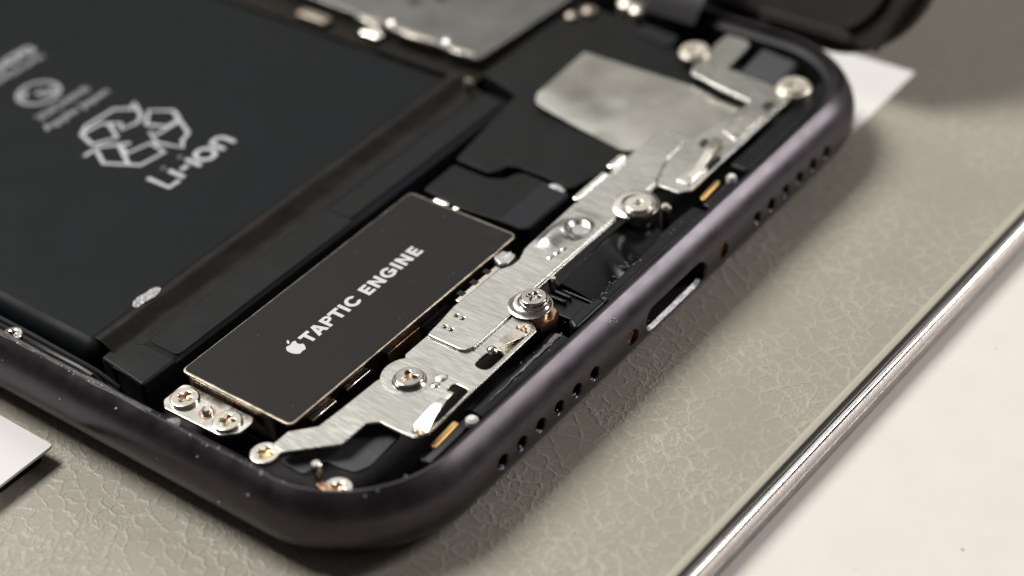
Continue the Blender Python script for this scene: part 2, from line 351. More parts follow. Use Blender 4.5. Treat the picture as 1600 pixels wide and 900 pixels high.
link("metal_face", sweep_mesh([(0.8, -0.26), (1.11, -0.28), (1.14, -0.36), (1.14, -1.32), (1.08, -1.40), (0.8, -1.40)], edge_path()), M['brushchrome'], pad)
link("metal_foot", sweep_mesh([(0.0, -1.46), (1.0, -1.46), (1.14, -1.52), (1.2, -1.7), (1.3, -1.95), (1.35, -2.08), (0.0, -2.08)], edge_path()), M['dullchrome'], pad)

k = plate("white_card", rect(-54, 32.79, -2.25, 78), 1.25, 1.5, M['whitepaint'], None, bev=0.03, r=0.4)
tag(k, "matt white card on an added dark block standing for its shadow, at the left side of the opened phone", "card")
plate("shade_block", rect(-53.5, 33.6, -3.0, 77.5), -0.01, 1.24, M['void'], k, bev=0.05, r=0.4)  # added black block: props the card and stands in for the shadow below
k = plate("glossy_card", rect(71.2, 2.2, 83.6, 30), -0.015, 0.04, M['foil'], None, bev=0.01, r=0.3)
tag(k, "glossy white card corner poking out from under the phone's far right corner", "card")

# ------------------------------------------------------------------ the opened phone
W_, H_ = 75.7, 150.9
phone = empty("opened_smartphone", (0, 0, 0), "opened black smartphone body showing battery, vibration motor and steel bracket", "smartphone")
RC = 3.65
prof = [(RC - RC * math.sin(math.radians(t)), 3.62 + RC * math.cos(math.radians(t)) * (0.985 if t > 90 else 1.0)) for t in range(176, 30, -8)]
prof = [(3.5, 0.02)] + prof + [(1.84, 6.72), (1.92, 6.70), (1.98, 6.62), (2.0, 6.4), (2.0, 0.9), (3.5, 0.85)]
path = rr_path(-0.6, 0, W_, H_, 11.4, nc=26, ns=24)
frame = link("frame", ring_mesh(prof, path), M['anod'], phone, 30)
CX = 38.1
cut = []
HOLES = [CX + s * (12.13 + 2.371 * i) for s in (-1, 1) for i in range(6)]
for hx in HOLES: cut.append(lathe_mesh([(0, -2.6), (0.62, -2.6), (0.62, -0.14), (0.78, 0.10), (0.78, 1.2), (0, 1.2)], (hx, 0.0, 3.75), 24, 'y'))
for s in (-1, 1): cut.append(lathe_mesh([(0, -2.6), (0.70, -2.6), (0.70, -0.05), (0.78, 0.05), (0.78, 1.2), (0, 1.2)], (CX + s * 6.76, 0.0, 3.75), 24, 'y'))
def slot(w, h, n=10):
    pts = []
    for sx, a0 in ((1, -90), (-1, 90)):
        for i in range(n + 1):
            a = math.radians(a0 + 180 * i / n); pts.append((sx * (w / 2 - h / 2) + h / 2 * math.cos(a), h / 2 * math.sin(a)))
    return pts
def slot_solid(cx, cz, secs):
    bm = bmesh.new(); rows = [[bm.verts.new(((cx + x) * S, y * S, (cz + z) * S)) for x, z in slot(w, h)] for y, w, h in secs]
    n = len(rows[0])
    for a, b in zip(rows, rows[1:]):
        for i in range(n): j = (i + 1) % n; bm.faces.new((a[i], a[j], b[j], b[i]))
    bm.faces.new(rows[0]); bm.faces.new(rows[-1]); bmesh.ops.recalc_face_normals(bm, faces=bm.faces)
    me = bpy.data.meshes.new("slot"); bm.to_mesh(me); bm.free(); return me
cut.append(slot_solid(CX - 0.4, 3.55, [(-1.0, 9.3, 2.75), (0.05, 9.2, 2.65), (0.22, 8.95, 2.4), (2.6, 8.95, 2.4)]))
cutter = link("cutter", join(cut), None, None, 0)
md = frame.modifiers.new("b", 'BOOLEAN'); md.operation = 'DIFFERENCE'; md.solver = 'EXACT'; md.object = cutter
d = bpy.context.evaluated_depsgraph_get(); nm = bpy.data.meshes.new_from_object(frame.evaluated_get(d), depsgraph=d)
frame.modifiers.clear(); frame.data = nm
nm.polygons.foreach_set("use_smooth", [True] * len(nm.polygons)); nm.set_sharp_from_angle(angle=math.radians(30))
bpy.data.objects.remove(cutter)

plate("chassis_floor", [q[0] for q in rr_path(1.35, 1.95, W_ - 1.95, H_ - 1.95, 9.3, 8, 2)], 0.85, 2.2, M['void'], phone, bev=0)
plate("back_glass", [q[0] for q in rr_path(2.85, 3.45, W_ - 3.45, H_ - 3.45, 7.8, 8, 2)], 0.01, 0.75, M['gloss'], phone, bev=0)
ipath = rr_path(1.42, 2.02, W_ - 2.02, H_ - 2.02, 9.2, 26, 24)
link("inner_ledge", ring_mesh([(0, 1.0), (0, 6.1), (0.25, 6.05), (0.85, 5.75), (1.1, 5.2), (1.2, 1.0)], ipath), M['ledge'], phone)
# charging port: metal lip, tongue, dark throat
pl = link("charging_port", slot_solid(CX - 0.4, 3.55, [(2.4, 8.9, 2.35), (2.5, 8.9, 2.35)]), M['void'], phone)
bm = bmesh.new(); rows = [[bm.verts.new(((CX - 0.4 + x) * S, y * S, (3.55 + z) * S)) for x, z in slot(8.9, 2.35)] for y in (0.45, 2.4)]
for i in range(len(rows[0])): j = (i + 1) % len(rows[0]); bm.faces.new((rows[0][i], rows[1][i], rows[1][j], rows[0][j]))
me = bpy.data.meshes.new("sleeve"); bm.to_mesh(me); bm.free(); link("port_sleeve", me, M['void'], pl)
lip = [(x, z) for x, z in slot(8.95, 2.42, 10) if z <= -0.75]
lip.sort(key=lambda q: q[0])
bm = bmesh.new(); r0 = [bm.verts.new(((CX - 0.4 + x) * S, 0.30 * S, (3.56 + z) * S)) for x, z in lip]; r1 = [bm.verts.new(((CX - 0.4 + x * 0.965) * S, 0.62 * S, (3.55 + z * 0.78) * S)) for x, z in lip]
for a in range(len(lip) - 1): bm.faces.new((r0[a], r0[a + 1], r1[a + 1], r1[a]))
me = bpy.data.meshes.new("lip"); bm.to_mesh(me); bm.free()
link("port_lip", me, M['lip'], pl, 60)
for s in (-1, 1):
    sx = CX + s * 6.76
    pen = [(0.42 + 0.13 * math.cos(5 * a)) for a in [2 * math.pi * i / 40 for i in range(40)]]
    star = [(pen[i] * math.cos(2 * math.pi * i / 40), pen[i] * math.sin(2 * math.pi * i / 40)) for i in range(40)]
    me = plate_mesh(circ(0, 0, 0.68, 28), -0.1, 0.1, 0.03, [star])
    me.transform(Matrix.Translation((sx * S, 0.55 * S, 3.75 * S)) @ Matrix.Rotation(math.radians(90), 4, 'X'))
    sw = link("star_screw", me, M['gold'], phone)
    me = plate_mesh(circ(0, 0, 0.66, 20), -0.35, -0.2, 0.0)
    me.transform(Matrix.Translation((sx * S, 0.55 * S, 3.75 * S)) @ Matrix.Rotation(math.radians(90), 4, 'X'))
    link("recess", me, M['copper'], sw)
for hx in HOLES:
    me = lathe_mesh([(0, 0), (0.64, 0), (0.64, 0.06), (0, 0.06)], (hx, 1.55, 3.75), 16, 'y'); link("speaker_mesh", me, M['void'], phone)

# ------------------------------------------------------------------ battery
def battery_top():
    def sec(x0, x1, y0, y1, z): return [((x0, y0), (0, 0))]
    return None
bx0, bx1, by0, by1 = 4.5, 52.5, 34.6, 130.0
outer = rr_path(bx0, by0, bx1, by1, 1.3, 6, 24)
bm = bmesh.new(); rows = []
for a, z in ((0.0, 2.2), (0.0, 3.9), (0.06, 4.5), (0.25, 5.0), (0.6, 5.35), (0.9, 5.5), (1.15, 5.57), (1.27, 5.6)):
    rows.append([bm.verts.new(((p[0] + n[0] * a) * S, (p[1] + n[1] * a) * S, z * S)) for p, n in outer])
k = len(outer)
for r0, r1 in zip(rows, rows[1:]):
    for i in range(k): j = (i + 1) % k; bm.faces.new((r0[i], r0[j], r1[j], r1[i]))
bm.faces.new(rows[-1]); bm.faces.new(list(reversed(rows[0])))
bmesh.ops.recalc_face_normals(bm, faces=bm.faces)
me = bpy.data.meshes.new("battery"); bm.to_mesh(me); bm.free()
battery = link("battery", me, M['battery'], phone, 40)
for pg in battery.data.polygons:
    if len(pg.vertices) > 4: pg.use_smooth = False
# pouch fold: cross-section swept along x, from battery edge down a brown slope to the flat strip and its front wall
fold = [(36.0, 5.50), (35.5, 5.61), (34.9, 5.56), (34.2, 5.2), (33.5, 4.95), (32.6, 4.86), (32.2, 4.85)]
fold_strip = [(32.3, 4.86), (29.6, 4.88), (28.9, 4.80), (28.55, 4.55), (28.5, 2.3), (32.3, 2.3)]
def xsweep(sec, x0, x1, n=40, wob=0.0):
    def fn(u, v):
        i = v * (len(sec) - 1); k_ = min(int(i), len(sec) - 2); t = i - k_
        y = sec[k_][0] * (1 - t) + sec[k_ + 1][0] * t; z = sec[k_][1] * (1 - t) + sec[k_ + 1][1] * t
        x = x0 + (x1 - x0) * u
        return (x, y, z + wob * noise.noise((x * 0.18, y * 0.6, 1.7)))
    return quadgrid(fn, n, (len(sec) - 1) * 3)
link("pouch_fold", xsweep(fold, 5.9, 52.6, 60, 0.10), M['pouch'], battery, 80)
link("pouch_strip", sweep_mesh([(z_, y_) for z_, y_ in [(0, 0)]], []) if False else xsweep(fold_strip + [fold_strip[0]], 4.6, 52.5, 40, 0.0), M['battery'], battery, 30)
plate("strip_end_cap", [(4.35, 28.55), (8.2, 28.55), (8.2, 32.2), (7.2, 34.2), (4.9, 34.0)], 2.3, 4.9, M['tape'], battery, bev=0.25, r=0.35)
plate("strip_label", [(8.5, 28.75), (30.0, 28.75), (30.0, 32.1), (8.5, 32.1)], 4.89, 4.96, M['tape'], battery, bev=0.02, r=0.6)
plate("strip_label", [(30.2, 29.2), (52.0, 29.2), (52.0, 31.7), (30.2, 31.7)], 4.89, 4.93, M['tape'], battery, bev=0.01, r=0.3)
def flake(u, v):
    x = 10.4 + 3.0 * u; y = 35.15 + 1.0 * v + 0.12 * math.sin(7 * u) + 0.1 * u
    w = math.sin(math.pi * min(1, max(0, u))) ** 0.5
    return (x, 35.6 + (y - 35.6) * (0.35 + 0.65 * w), 5.66 + 0.12 * abs(noise.noise((x * 1.9, y * 2.2, 0))) + 0.10 * v * w)
link("torn_flake", quadgrid(flake, 14, 7), M['flake'], battery, 25)

ZB = 5.605
LI = [[[(24.3, 48.5), (24.3, 45.72), (25.6, 45.72)]], [[(26.2, 47.7), (26.2, 45.7)], [(26.2, 48.38), (26.2, 48.5)]], [[(26.85, 46.8), (27.75, 46.8)]], [[(28.35, 47.7), (28.35, 45.7)], [(28.35, 48.38), (28.35, 48.5)]],
      [[(29.9 + 0.88 * math.cos(t * math.pi / 16), 46.7 + 0.95 * math.sin(t * math.pi / 16)) for t in range(33)]],
      [[(31.45, 45.7), (31.45, 47.65)], [(31.45, 46.9)] + [(32.15 + 0.7 * math.cos(math.radians(180 - 180 * t / 10)), 46.95 + 0.72 * math.sin(math.radians(180 - 180 * t / 10))) for t in range(11)] + [(32.85, 45.7)]]]
for pls in LI:
    me = tube_mesh([[(x, y, 0) for x, y in q] for q in pls], 0.24, 0.02); me.transform(Matrix.Translation((0, 0, ZB * S))); link("printed_letter", me, M['midprint'], battery)
REC = [[(25.35, 57.05), (26.0, 59.3), (27.2, 60.0), (30.71, 59.9), (32.02, 57.92), (31.17, 56.53), (30.26, 56.2), (28.65, 56.6), (29.32, 57.4), (28.3, 59.1), (26.3, 59.3)],
       [(28.66, 58.33), (27.49, 55.93), (25.35, 57.05)], [(32.02, 57.92), (32.62, 59.0), (31.52, 58.55)],
       [(30.5, 55.19), (32.36, 56.74), (33.59, 54.72), (31.64, 50.63), (30.31, 50.15), (29.6, 49.3), (28.84, 51.96), (29.75, 54.03), (29.83, 52.99), (32.65, 52.89)],
       [(30.5, 55.19), (31.31, 53.14), (32.88, 53.12), (33.5, 54.25)], [(23.6, 56.3), (25.51, 56.21), (27.47, 54.1)],
       [(24.83, 55.85), (23.78, 53.83), (25.41, 50.62), (28.11, 50.23), (28.5, 52.5), (26.15, 53.13), (26.66, 54.8)], [(26.66, 54.8), (24.92, 51.7)]]
me = tube_mesh([[(x, y, 0) for x, y in pl_] for pl_ in REC], 0.20, 0.02); me.transform(Matrix.Translation((0, 0, ZB * S)))
link("recycling_symbol", me, M['midprint'], battery)
me = tube_mesh([(28.83 + 2.05 * math.cos(t * math.pi / 20), 68.6 + 2.05 * math.sin(t * math.pi / 20), 0) for t in range(41)], 0.22, 0.02); me.transform(Matrix.Translation((0, 0, ZB * S)))
link("printed_ring", me, M['greyprint'], battery)
link("printed_mark", join([text_mesh("P", 1.7, (27.35, 68.9, ZB), 0, 0.05, 1.1), text_mesh("S", 2.0, (28.45, 67.5, ZB), 0, 0.05, 1.1), text_mesh("E", 1.7, (29.4, 67.0, ZB), 0, 0.05, 1.0)]), M['greyprint'], battery)
link("printed_text", text_mesh("Apple Japan", 1.5, (24.6, 62.6, ZB), 0, 0.03, 8.2), M['greyprint'], battery)
link("printed_text", text_mesh("2OICHIANS", 1.4, (25.6, 64.6, ZB), 0, 0.03, 6.5), M['greyprint'], battery)
link("printed_text", text_mesh("616-00470", 2.3, (22.4, 75.0, ZB), 0, 0.12, 12.0), M['greyprint'], battery)
link("printed_text", text_mesh("3.79V 2942mAh", 1.3, (22.4, 73.4, ZB), 0, 0.03, 11.5), M['greyprint'], battery)

# dark flex cable along the left wall
link("side_cable", tube_mesh([(2.75, 80, 5.4), (2.72, 41, 5.4), (2.7, 34, 5.4), (2.75, 32.6, 5.2), (3.1, 31.9, 4.2), (3.3, 31.5, 2.6)], 0.32), M['satin'], phone)
link("side_cable", tube_mesh([(3.6, 80, 5.1), (3.6, 41, 5.1), (3.55, 33, 4.9), (3.9, 31, 3.8)], 0.22), M['tape2'], phone)

# ------------------------------------------------------------------ vibration motor
motor = plate("vibration_motor", rect(6.45, 14.25, 34.85, 26.05), 5.85, 6.12, M['rim'], phone, bev=0.06, r=0.6)
plate("motor_case", rect(7.0, 14.65, 34.5, 25.8), 2.3, 5.84, M['bronze'], motor, bev=0.06, r=0.3)
lab = [(6.72, 14.52), (31.6, 14.52), (31.6, 15.5), (32.1, 15.75), (32.9, 15.75), (33.2, 15.3), (33.2, 14.52), (34.0, 14.52), (34.62, 15.0), (34.62, 25.85), (6.72, 25.85)]
plate("motor_label", rect(6.66, 14.42, 34.66, 25.92), 6.125, 6.17, M['label'], motor, bev=0.015, r=0.5)
plate("black_notch", [(31.5, 14.3), (32.5, 14.3), (32.6, 15.3), (31.6, 15.3)], 6.12, 6.19, M['void'], motor, bev=0.02, r=0.25)
plate("black_notch", [(33.2, 15.1), (34.5, 15.1), (34.6, 16.9), (33.3, 17.1)], 6.12, 6.19, M['void'], motor, bev=0.02, r=0.3)
ZT = 6.176
for me in glyphs("TAPTICENGINE", [(14.43, 15.55), (15.55, 16.80), (16.92, 17.88), (17.92, 19.02), (19.17, 19.50), (19.70, 21.02), (21.72, 22.62), (22.85, 24.00), (24.20, 25.52), (25.78, 26.11), (26.38, 27.53), (27.85, 28.75)], 19.50, 1.34, 0.33, ZT):
    link("printed_letter", me, M['print'], motor)
# bitten fruit mark with its leaf
body = [(0.0, 0.46), (0.10, 0.50), (0.24, 0.55), (0.36, 0.53), (0.48, 0.44), (0.40, 0.36), (0.345, 0.24), (0.355, 0.10), (0.42, -0.02), (0.52, -0.09), (0.46, -0.25), (0.36, -0.42), (0.25, -0.54), (0.15, -0.56), (0.04, -0.51), (-0.06, -0.51), (-0.17, -0.56), (-0.28, -0.53), (-0.40, -0.38), (-0.48, -0.20), (-0.51, 0.0), (-0.50, 0.2), (-0.43, 0.38), (-0.32, 0.50), (-0.2, 0.54), (-0.10, 0.51)]
leaf = [(0.0, 0.60), (0.02, 0.72), (0.09, 0.83), (0.19, 0.90), (0.255, 0.92), (0.25, 0.80), (0.19, 0.70), (0.10, 0.62)]
ms = []
for pts_ in (body, leaf):
    r_ = 0.0; k_ = 1.36
    ms.append(plate_mesh(fillet([(13.47 + k_ * (x * math.cos(r_) - y * math.sin(r_)), 20.10 + k_ * (x * math.sin(r_) + y * math.cos(r_))) for x, y in pts_], 0.2, 4), ZT - 0.006, ZT + 0.006, 0))
lg = link("printed_logo", ms[0], M['print'], motor); link("logo_leaf", ms[1], M['print'], motor)
# flex strip and side details of the front wall
plate("flex_strip", rect(17.6, 14.15, 21.6, 14.62), 3.2, 5.3, M['copper'], motor, bev=0.05)
plate("wall_clip", rect(12.6, 14.05, 15.4, 14.62), 4.9, 5.3, M['warmsteel'], motor, bev=0.12)
plate("wall_clip", rect(8.6, 14.1, 11.4, 14.62), 4.7, 5.1, M['warmsteel'], motor, bev=0.12)
plate("wall_clip", [(22.0, 13.7), (25.4, 13.7), (25.4, 14.6), (22.0, 14.6)], 3.9, 4.9, M['satin'], motor, bev=0.08)
plate("side_wall", rect(6.78, 16.6, 6.98, 25.6), 3.0, 5.7, M['cream'], motor, bev=0.05)
for i, y in enumerate((24.2, 21.8, 20.0, 17.6)):
    plate("side_slot", rect(6.72, y, 6.8, y + 0.9), 4.3, 5.3, M['copper'], motor, bev=0.01)
plate("seam_strip", rect(25.2, 12.75, 30.6, 13.35), 5.2, 6.0, M['warmsteel'], motor, bev=0.1)
for x in (25.9, 27.6, 29.3): plate("seam_block", rect(x, 13.1, x + 0.55, 13.75), 5.2, 6.05, M['void'], motor, bev=0.05)
cp = plate("connector_clip", [(31.5, 14.35), (32.7, 14.25), (32.9, 12.85), (31.5, 12.75), (31.0, 13.2)], 4.6, 5.9, M['clear'], phone, bev=0.15, r=0.25)
plate("clip_ridge", rect(31.7, 13.25, 32.8, 13.5), 5.88, 6.0, M['steel'], cp, bev=0.04)

# ------------------------------------------------------------------ black film covered parts right of the battery
plate("antenna_cover", fillet([(41.75, 26.6), (41.65, 22.6), (42.2, 22.2), (43.3, 21.9), (43.75, 20.9), (43.75, 18.0), (43.5, 15.0), (50.6, 12.9), (63.9, 8.2), (65.0, 13.6), (66.5, 16.6), (69.5, 24), (70.6, 33), (64.8, 33.5), (54.6, 33.5), (53.2, 28.4)], 0.5), 2.3, 5.4, M['tape'], phone, bev=0.12)
pl2 = plate("flex_cover", fillet([(36.35, 25.9), (40.85, 26.0), (40.75, 24.6), (40.75, 22.0), (41.4, 20.75), (42.7, 20.3), (43.05, 19.6), (42.95, 17.2), (42.8, 16.4), (42.55, 14.3), (36.5, 14.4), (36.2, 15.0), (36.2, 17.4), (35.85, 21.2)], 0.45), 2.3, 5.6, M['tape'], phone, bev=0.12)
plate("cover_patch", [(36.3, 17.3), (42.7, 17.4), (42.75, 16.4), (42.4, 14.5), (36.55, 14.6), (36.3, 15.1)], 5.6, 5.66, M['tape2'], pl2, bev=0.02, r=0.3)
link("bright_tab", plate_mesh(fillet(rect(35.15, 22.3, 35.7, 23.85), 0.25), 5.4, 5.9, 0.15), M['polished'], phone)
link("bright_tab", plate_mesh(fillet(rect(35.2, 21.1, 35.6, 21.7), 0.2), 5.4, 5.85, 0.15), M['polished'], phone)
link("lifted_corner", quadgrid(lambda u, v: (42.45 + 0.35 * v, 15.0 + 1.7 * u, 5.66 + 0.28 * v * math.sin(math.pi * u)), 8, 4), M['flake'], pl2, 60)
def bowed(u, v):
    kx = 0.22; A_, B_, C_ = Vector((50.6, 13.6)), Vector((54.1, 9.0)), Vector((63.3, 8.7))
    lo = A_.lerp(B_, u / kx) if u < kx else B_.lerp(C_, (u - kx) / (1 - kx)); hi = Vector((52.3, 26.0)).lerp(Vector((62.5, 27.1)), u)
    dd = min(v, 1 - v) * 12.5; R_ = 1.3; ins = R_ - math.sqrt(R_ * R_ - (R_ - dd) ** 2) if dd < R_ else 0.0
    q = lo.lerp(hi, v); q = q + Vector((0.98, 0.1)) * ins * (1 - u) ** 4
    return (q.x, q.y, 5.425 + 0.6 * v * v * (1 - 0.6 * u) + 0.05 * math.sin(3.0 * u + 1.0) * v)
spk = plate("speaker_plate", [(50.6, 13.6), (54.1, 9.0), (63.3, 8.7), (62.5, 27.1), (53.2, 26.3), (52.3, 25.8)], 4.2, 5.0, M['speaker'], phone, bev=0.05, r=0.6)
gm = quadgrid(bowed, 24, 24); o_ = link("speaker_face", gm, M['speaker'], spk, 80)
pass

# logic board with its shield can
lb = plate("logic_board", rect(53.3, 33.9, 72.0, 125), 2.3, 4.6, M['pcb'], phone, bev=0.1)
sh = plate("shield_can", [(55.6, 34.8), (70.2, 33.9), (72.0, 36.0), (72.0, 64), (56.6, 64)], 4.7, 6.0, M['shield'], lb, bev=0.12, r=0.5)
for y0_, y1_ in ((35.6, 38.9), (40.3, 45.9), (47.6, 50.6)): plate("shield_rim", rect(55.45, y0_, 56.25, y1_), 5.5, 6.12, M['polished'], lb, bev=0.12)
for y_ in (39.6, 46.7): lathe("shield_dimple", [(0, 6.16), (0.3, 6.14), (0.55, 6.02), (0.55, 5.6)], (56.9, y_, 0), M['steel'], lb)
for x_, y_ in ((63.0, 45.5), (61.2, 47.5)): lathe("shield_hole", [(0, 6.03), (0.7, 6.03), (0.75, 5.99)], (x_, y_, 0), M['darkgap'], lb)
plate("board_connector", rect(54.0, 46.5, 55.3, 48.9), 4.6, 5.6, M['polished'], lb, bev=0.2, r=0.3)
plate("board_connector", rect(53.9, 53.5, 55.2, 57.5), 4.6, 5.3, M['bronze2'], lb, bev=0.2, r=0.3)
plate("battery_flex", rect(53.4, 34.9, 54.6, 46.3), 4.6, 4.9, M['pcb'], lb, bev=0.1, r=0.3)

# ------------------------------------------------------------------ steel bracket over the charging port
br_out = [(4.0, 13.85), (5.78, 13.85), (7.5, 12.3), (9.9, 12.15), (13.9, 12.0), (14.2, 11.85), (17.0, 11.75), (17.5, 12.12), (21.3, 12.12), (21.8, 12.3), (23.9, 12.6), (29.8, 12.45), (30.8, 11.75), (31.8, 11.7), (33.1, 12.35),
          (39.2, 12.55), (46.2, 12.65), (50.5, 12.75), (53.2, 12.75), (54.3, 11.6), (54.5, 9.4), (57.4, 8.85), (62.4, 8.2), (62.9, 11.6), (63.7, 15.6), (65.0, 16.1), (67.6, 15.9), (69.0, 16.4), (71.4, 16.4), (71.5, 14.3), (70.9, 13.5), (68.5, 13.3), (66.3, 13.2),
          (65.8, 8.2), (65.3, 5.4), (58.5, 5.3), (50.9, 5.25), (47.7, 5.25), (46.9, 5.9), (46.9, 8.1), (42.4, 8.2), (36.0, 8.3), (29.6, 8.25), (27.0, 8.2), (25.95, 8.2), (25.95, 5.9), (25.4, 5.1),
          (18.4, 4.95), (11.5, 4.85), (10.5, 5.3), (10.4, 6.4), (10.4, 8.7), (9.7, 9.45), (6.95, 9.5), (3.85, 12.7)]
rad = [0.35] * len(br_out)
SA = fillet([(19.35, 6.85), (19.35, 5.45), (21.85, 5.45), (21.85, 6.75)], 0.65)
SB = fillet([(12.6, 5.0), (16.9, 5.2), (16.95, 6.7), (16.1, 6.75), (15.6, 6.1), (12.6, 5.85)], 0.45)
pins = [circ(x, y, 0.14, 12) for x, y in ((23.2, 11.5), (23.2, 10.85), (21.6, 11.4), (21.6, 10.75))]
# bottom sheet, plus the raised step whose bevel draws the bright ridge
low = plate_mesh(fillet(br_out, rad), 6.05, 6.32, 0.07, [SA, SB])
step = plate_mesh(fillet([(20.05, 12.05), (20.05, 8.7), (20.3, 8.15), (20.9, 7.85), (25.9, 7.85), (26.1, 8.3), (29.6, 8.35), (46.8, 8.25), (50.4, 9.4), (53.5, 9.6), (53.6, 11.3), (52.9, 12.5), (50.4, 12.6), (46.2, 12.55), (39.2, 12.45), (33.2, 12.25), (31.8, 11.75), (30.8, 11.8), (29.8, 12.35), (24, 12.5), (21.8, 12.2)], 0.4), 6.28, 6.56, 0.22, pins, 4)
bracket = link("bracket", join([low, step]), M['brushed'], phone, 50)
plate("pin_floor", rect(21.2, 10.4, 23.6, 11.8), 6.29, 6.33, M['copper'], bracket, bev=0)
plate("bracket_flange", fillet([(40.8, 12.3), (45.6, 12.35), (45.5, 12.95), (40.9, 12.95)], 0.25), 6.5, 6.8, M['steel'], bracket, bev=0.15)
plate("bracket_flange", fillet([(46.1, 12.4), (48.6, 12.4), (48.4, 13.1), (46.3, 13.1)], 0.25), 6.5, 6.95, M['steel'], bracket, bev=0.18)
# pad around the first screw (sunken-looking halo), two soft bumps
lathe("screw_pad", [(0, 6.36), (1.7, 6.36), (1.95, 6.35), (2.2, 6.325), (2.2, 6.2)], (15.6, 10.2, 0), M['brushed'], bracket)
for x, y, r_ in ((16.9, 7.95, 0.55), (15.95, 7.8, 0.4)): lathe("soft_bump", [(0, 6.42), (r_ * 0.5, 6.40), (r_ * 0.85, 6.35), (r_, 6.30)], (x, y, 0), M['steel'], bracket)
# pressed dish near the middle
def dent(u, v):
    x, y = 33.6 + 7.2 * u, 8.75 + 3.45 * v; r = math.hypot(x - 37.7, (y - 10.0) * 1.05)
    h = 0.46 * math.exp(-((x - 36.0) / 1.9) ** 2 - ((y - 11.2) / 1.2) ** 2) + 0.22 * math.exp(-((r - 1.15) / 0.34) ** 2) - 0.26 * math.exp(-(r / 0.75) ** 2) + 0.08 * math.exp(-((x - 39.6) / 0.8) ** 2)
    e = min(1, 6 * u, 6 * (1 - u)) * min(1, 5 * v, 5 * (1 - v)); return (x, y, 6.568 + h * e)
link("pressed_dent", quadgrid(dent, 60, 30), M['brushed'], bracket, 80)
for x in (33.4, 34.2, 34.9): lathe("pressed_dot", [(0, 6.66), (0.15, 6.65), (0.3, 6.57), (0.3, 6.5)], (x, 9.5 + 0.2 * math.sin(x), 0), M['steel'], bracket)
# raised collar round the second screw
lathe("raised_collar", [(1.0, 6.94), (1.2, 6.98), (1.38, 6.92), (1.55, 6.74), (1.72, 6.58), (1.85, 6.555), (1.85, 6.5)], (27.5, 7.35, 0), M['steel'], bracket)
# spring contact fingers lifted out of the sheet
def finger(name, pts, m):
    """pts: list of (left xyz, right xyz)"""
    bm = bmesh.new(); t = 0.12; rows = []
    for a, b in pts:
        a, b = Vector(a), Vector(b); rows.append([bm.verts.new(q * S) for q in (a, b, b - Vector((0, 0, t)), a - Vector((0, 0, t)))])
    for r0, r1 in zip(rows, rows[1:]):
        for i in range(4): j = (i + 1) % 4; bm.faces.new((r0[i], r0[j], r1[j], r1[i]))
    bm.faces.new(rows[0]); bm.faces.new(rows[-1]); bmesh.ops.recalc_face_normals(bm, faces=bm.faces)
    bmesh.ops.bevel(bm, geom=list(bm.edges), offset=0.03 * S, segments=2, affect='EDGES')
    me = bpy.data.meshes.new("finger"); bm.to_mesh(me); bm.free(); return link(name, me, m, bracket, 40)
fa = finger("spring_finger", [((25.2, 6.6, 6.42), (25.0, 5.35, 6.42)), ((24.5, 6.75, 6.45), (24.3, 5.45, 6.45)), ((22.4, 6.55, 6.85), (22.4, 5.75, 6.85)), ((21.3, 6.50, 7.05), (21.3, 5.85, 7.05)), ((20.9, 6.42, 6.9), (20.9, 5.95, 6.9))], M['warmsteel'])
lathe("finger_tip", [(0, 0.28), (0.25, 0.22), (0.42, 0.06), (0.44, -0.1), (0.3, -0.25)], (21.05, 6.2, 6.95), M['polished'], fa)
for x, y in ((24.75, 6.5), (24.75, 6.05), (25.1, 6.05), (24.75, 5.6)): lathe("weld_dot", [(0.03, 6.46), (0.1, 6.47), (0.16, 6.50), (0.2, 6.46), (0.2, 6.4)], (x, y, 0), M['copper'], fa, 16)
fb = finger("spring_finger", [((11.3, 6.15, 6.35), (11.3, 4.95, 6.35)), ((11.75, 6.25, 6.42), (11.75, 4.95, 6.42)), ((12.7, 6.05, 6.85), (12.7, 5.15, 6.85)), ((14.4, 5.95, 7.15), (14.4, 5.35, 7.15)), ((15.2, 5.9, 7.2), (15.2, 5.4, 7.2)), ((15.45, 5.85, 7.05), (15.45, 5.45, 7.05))], M['polished'])
for x, y in ((11.0, 5.8), (11.0, 5.3), (11.2, 5.55)): lathe("weld_dot", [(0.03, 6.36), (0.1, 6.37), (0.16, 6.40), (0.2, 6.36), (0.2, 6.3)], (x, y, 0), M['copper'], fb, 16)
# right-hand lobe: second step, finger, ridge line and slot
plate("lobe_rib", fillet([(48.2, 5.7), (53.3, 5.75), (53.3, 7.2), (48.2, 7.1)], 0.3), 6.3, 6.45, M['steel'], bracket, bev=0.1)
finger("spring_finger", [((49.0, 6.6, 6.5), (49.0, 5.8, 6.5)), ((50.2, 6.5, 6.55), (50.2, 5.8, 6.55)), ((52.4, 6.9, 6.9), (52.4, 6.1, 6.9)), ((54.2, 7.4, 6.95), (54.2, 6.4, 6.95)), ((55.3, 7.6, 6.7), (55.3, 6.6, 6.7))], M['polished'])
plate("dark_slot", fillet([(51.0, 5.45), (53.2, 5.5), (53.2, 5.95), (51.4, 5.95)], 0.15), 6.45, 6.47, M['void'], bracket, bev=0)
plate("dark_slot", fillet([(53.6, 7.7), (55.0, 7.9), (55.2, 8.6), (54.0, 8.5)], 0.2), 6.325, 6.34, M['darkgap'], bracket, bev=0)
plate("dark_slot", fillet([(61.6, 6.0), (63.3, 6.0), (63.3, 6.9), (62.2, 7.0)], 0.3), 6.325, 6.34, M['darkgap'], bracket, bev=0)
plate("raised_arm", fillet([(56.0, 5.7), (61.0, 5.8), (61.6, 7.4), (57.0, 8.0)], 0.4), 6.31, 6.42, M['steel'], bracket, bev=0.08)

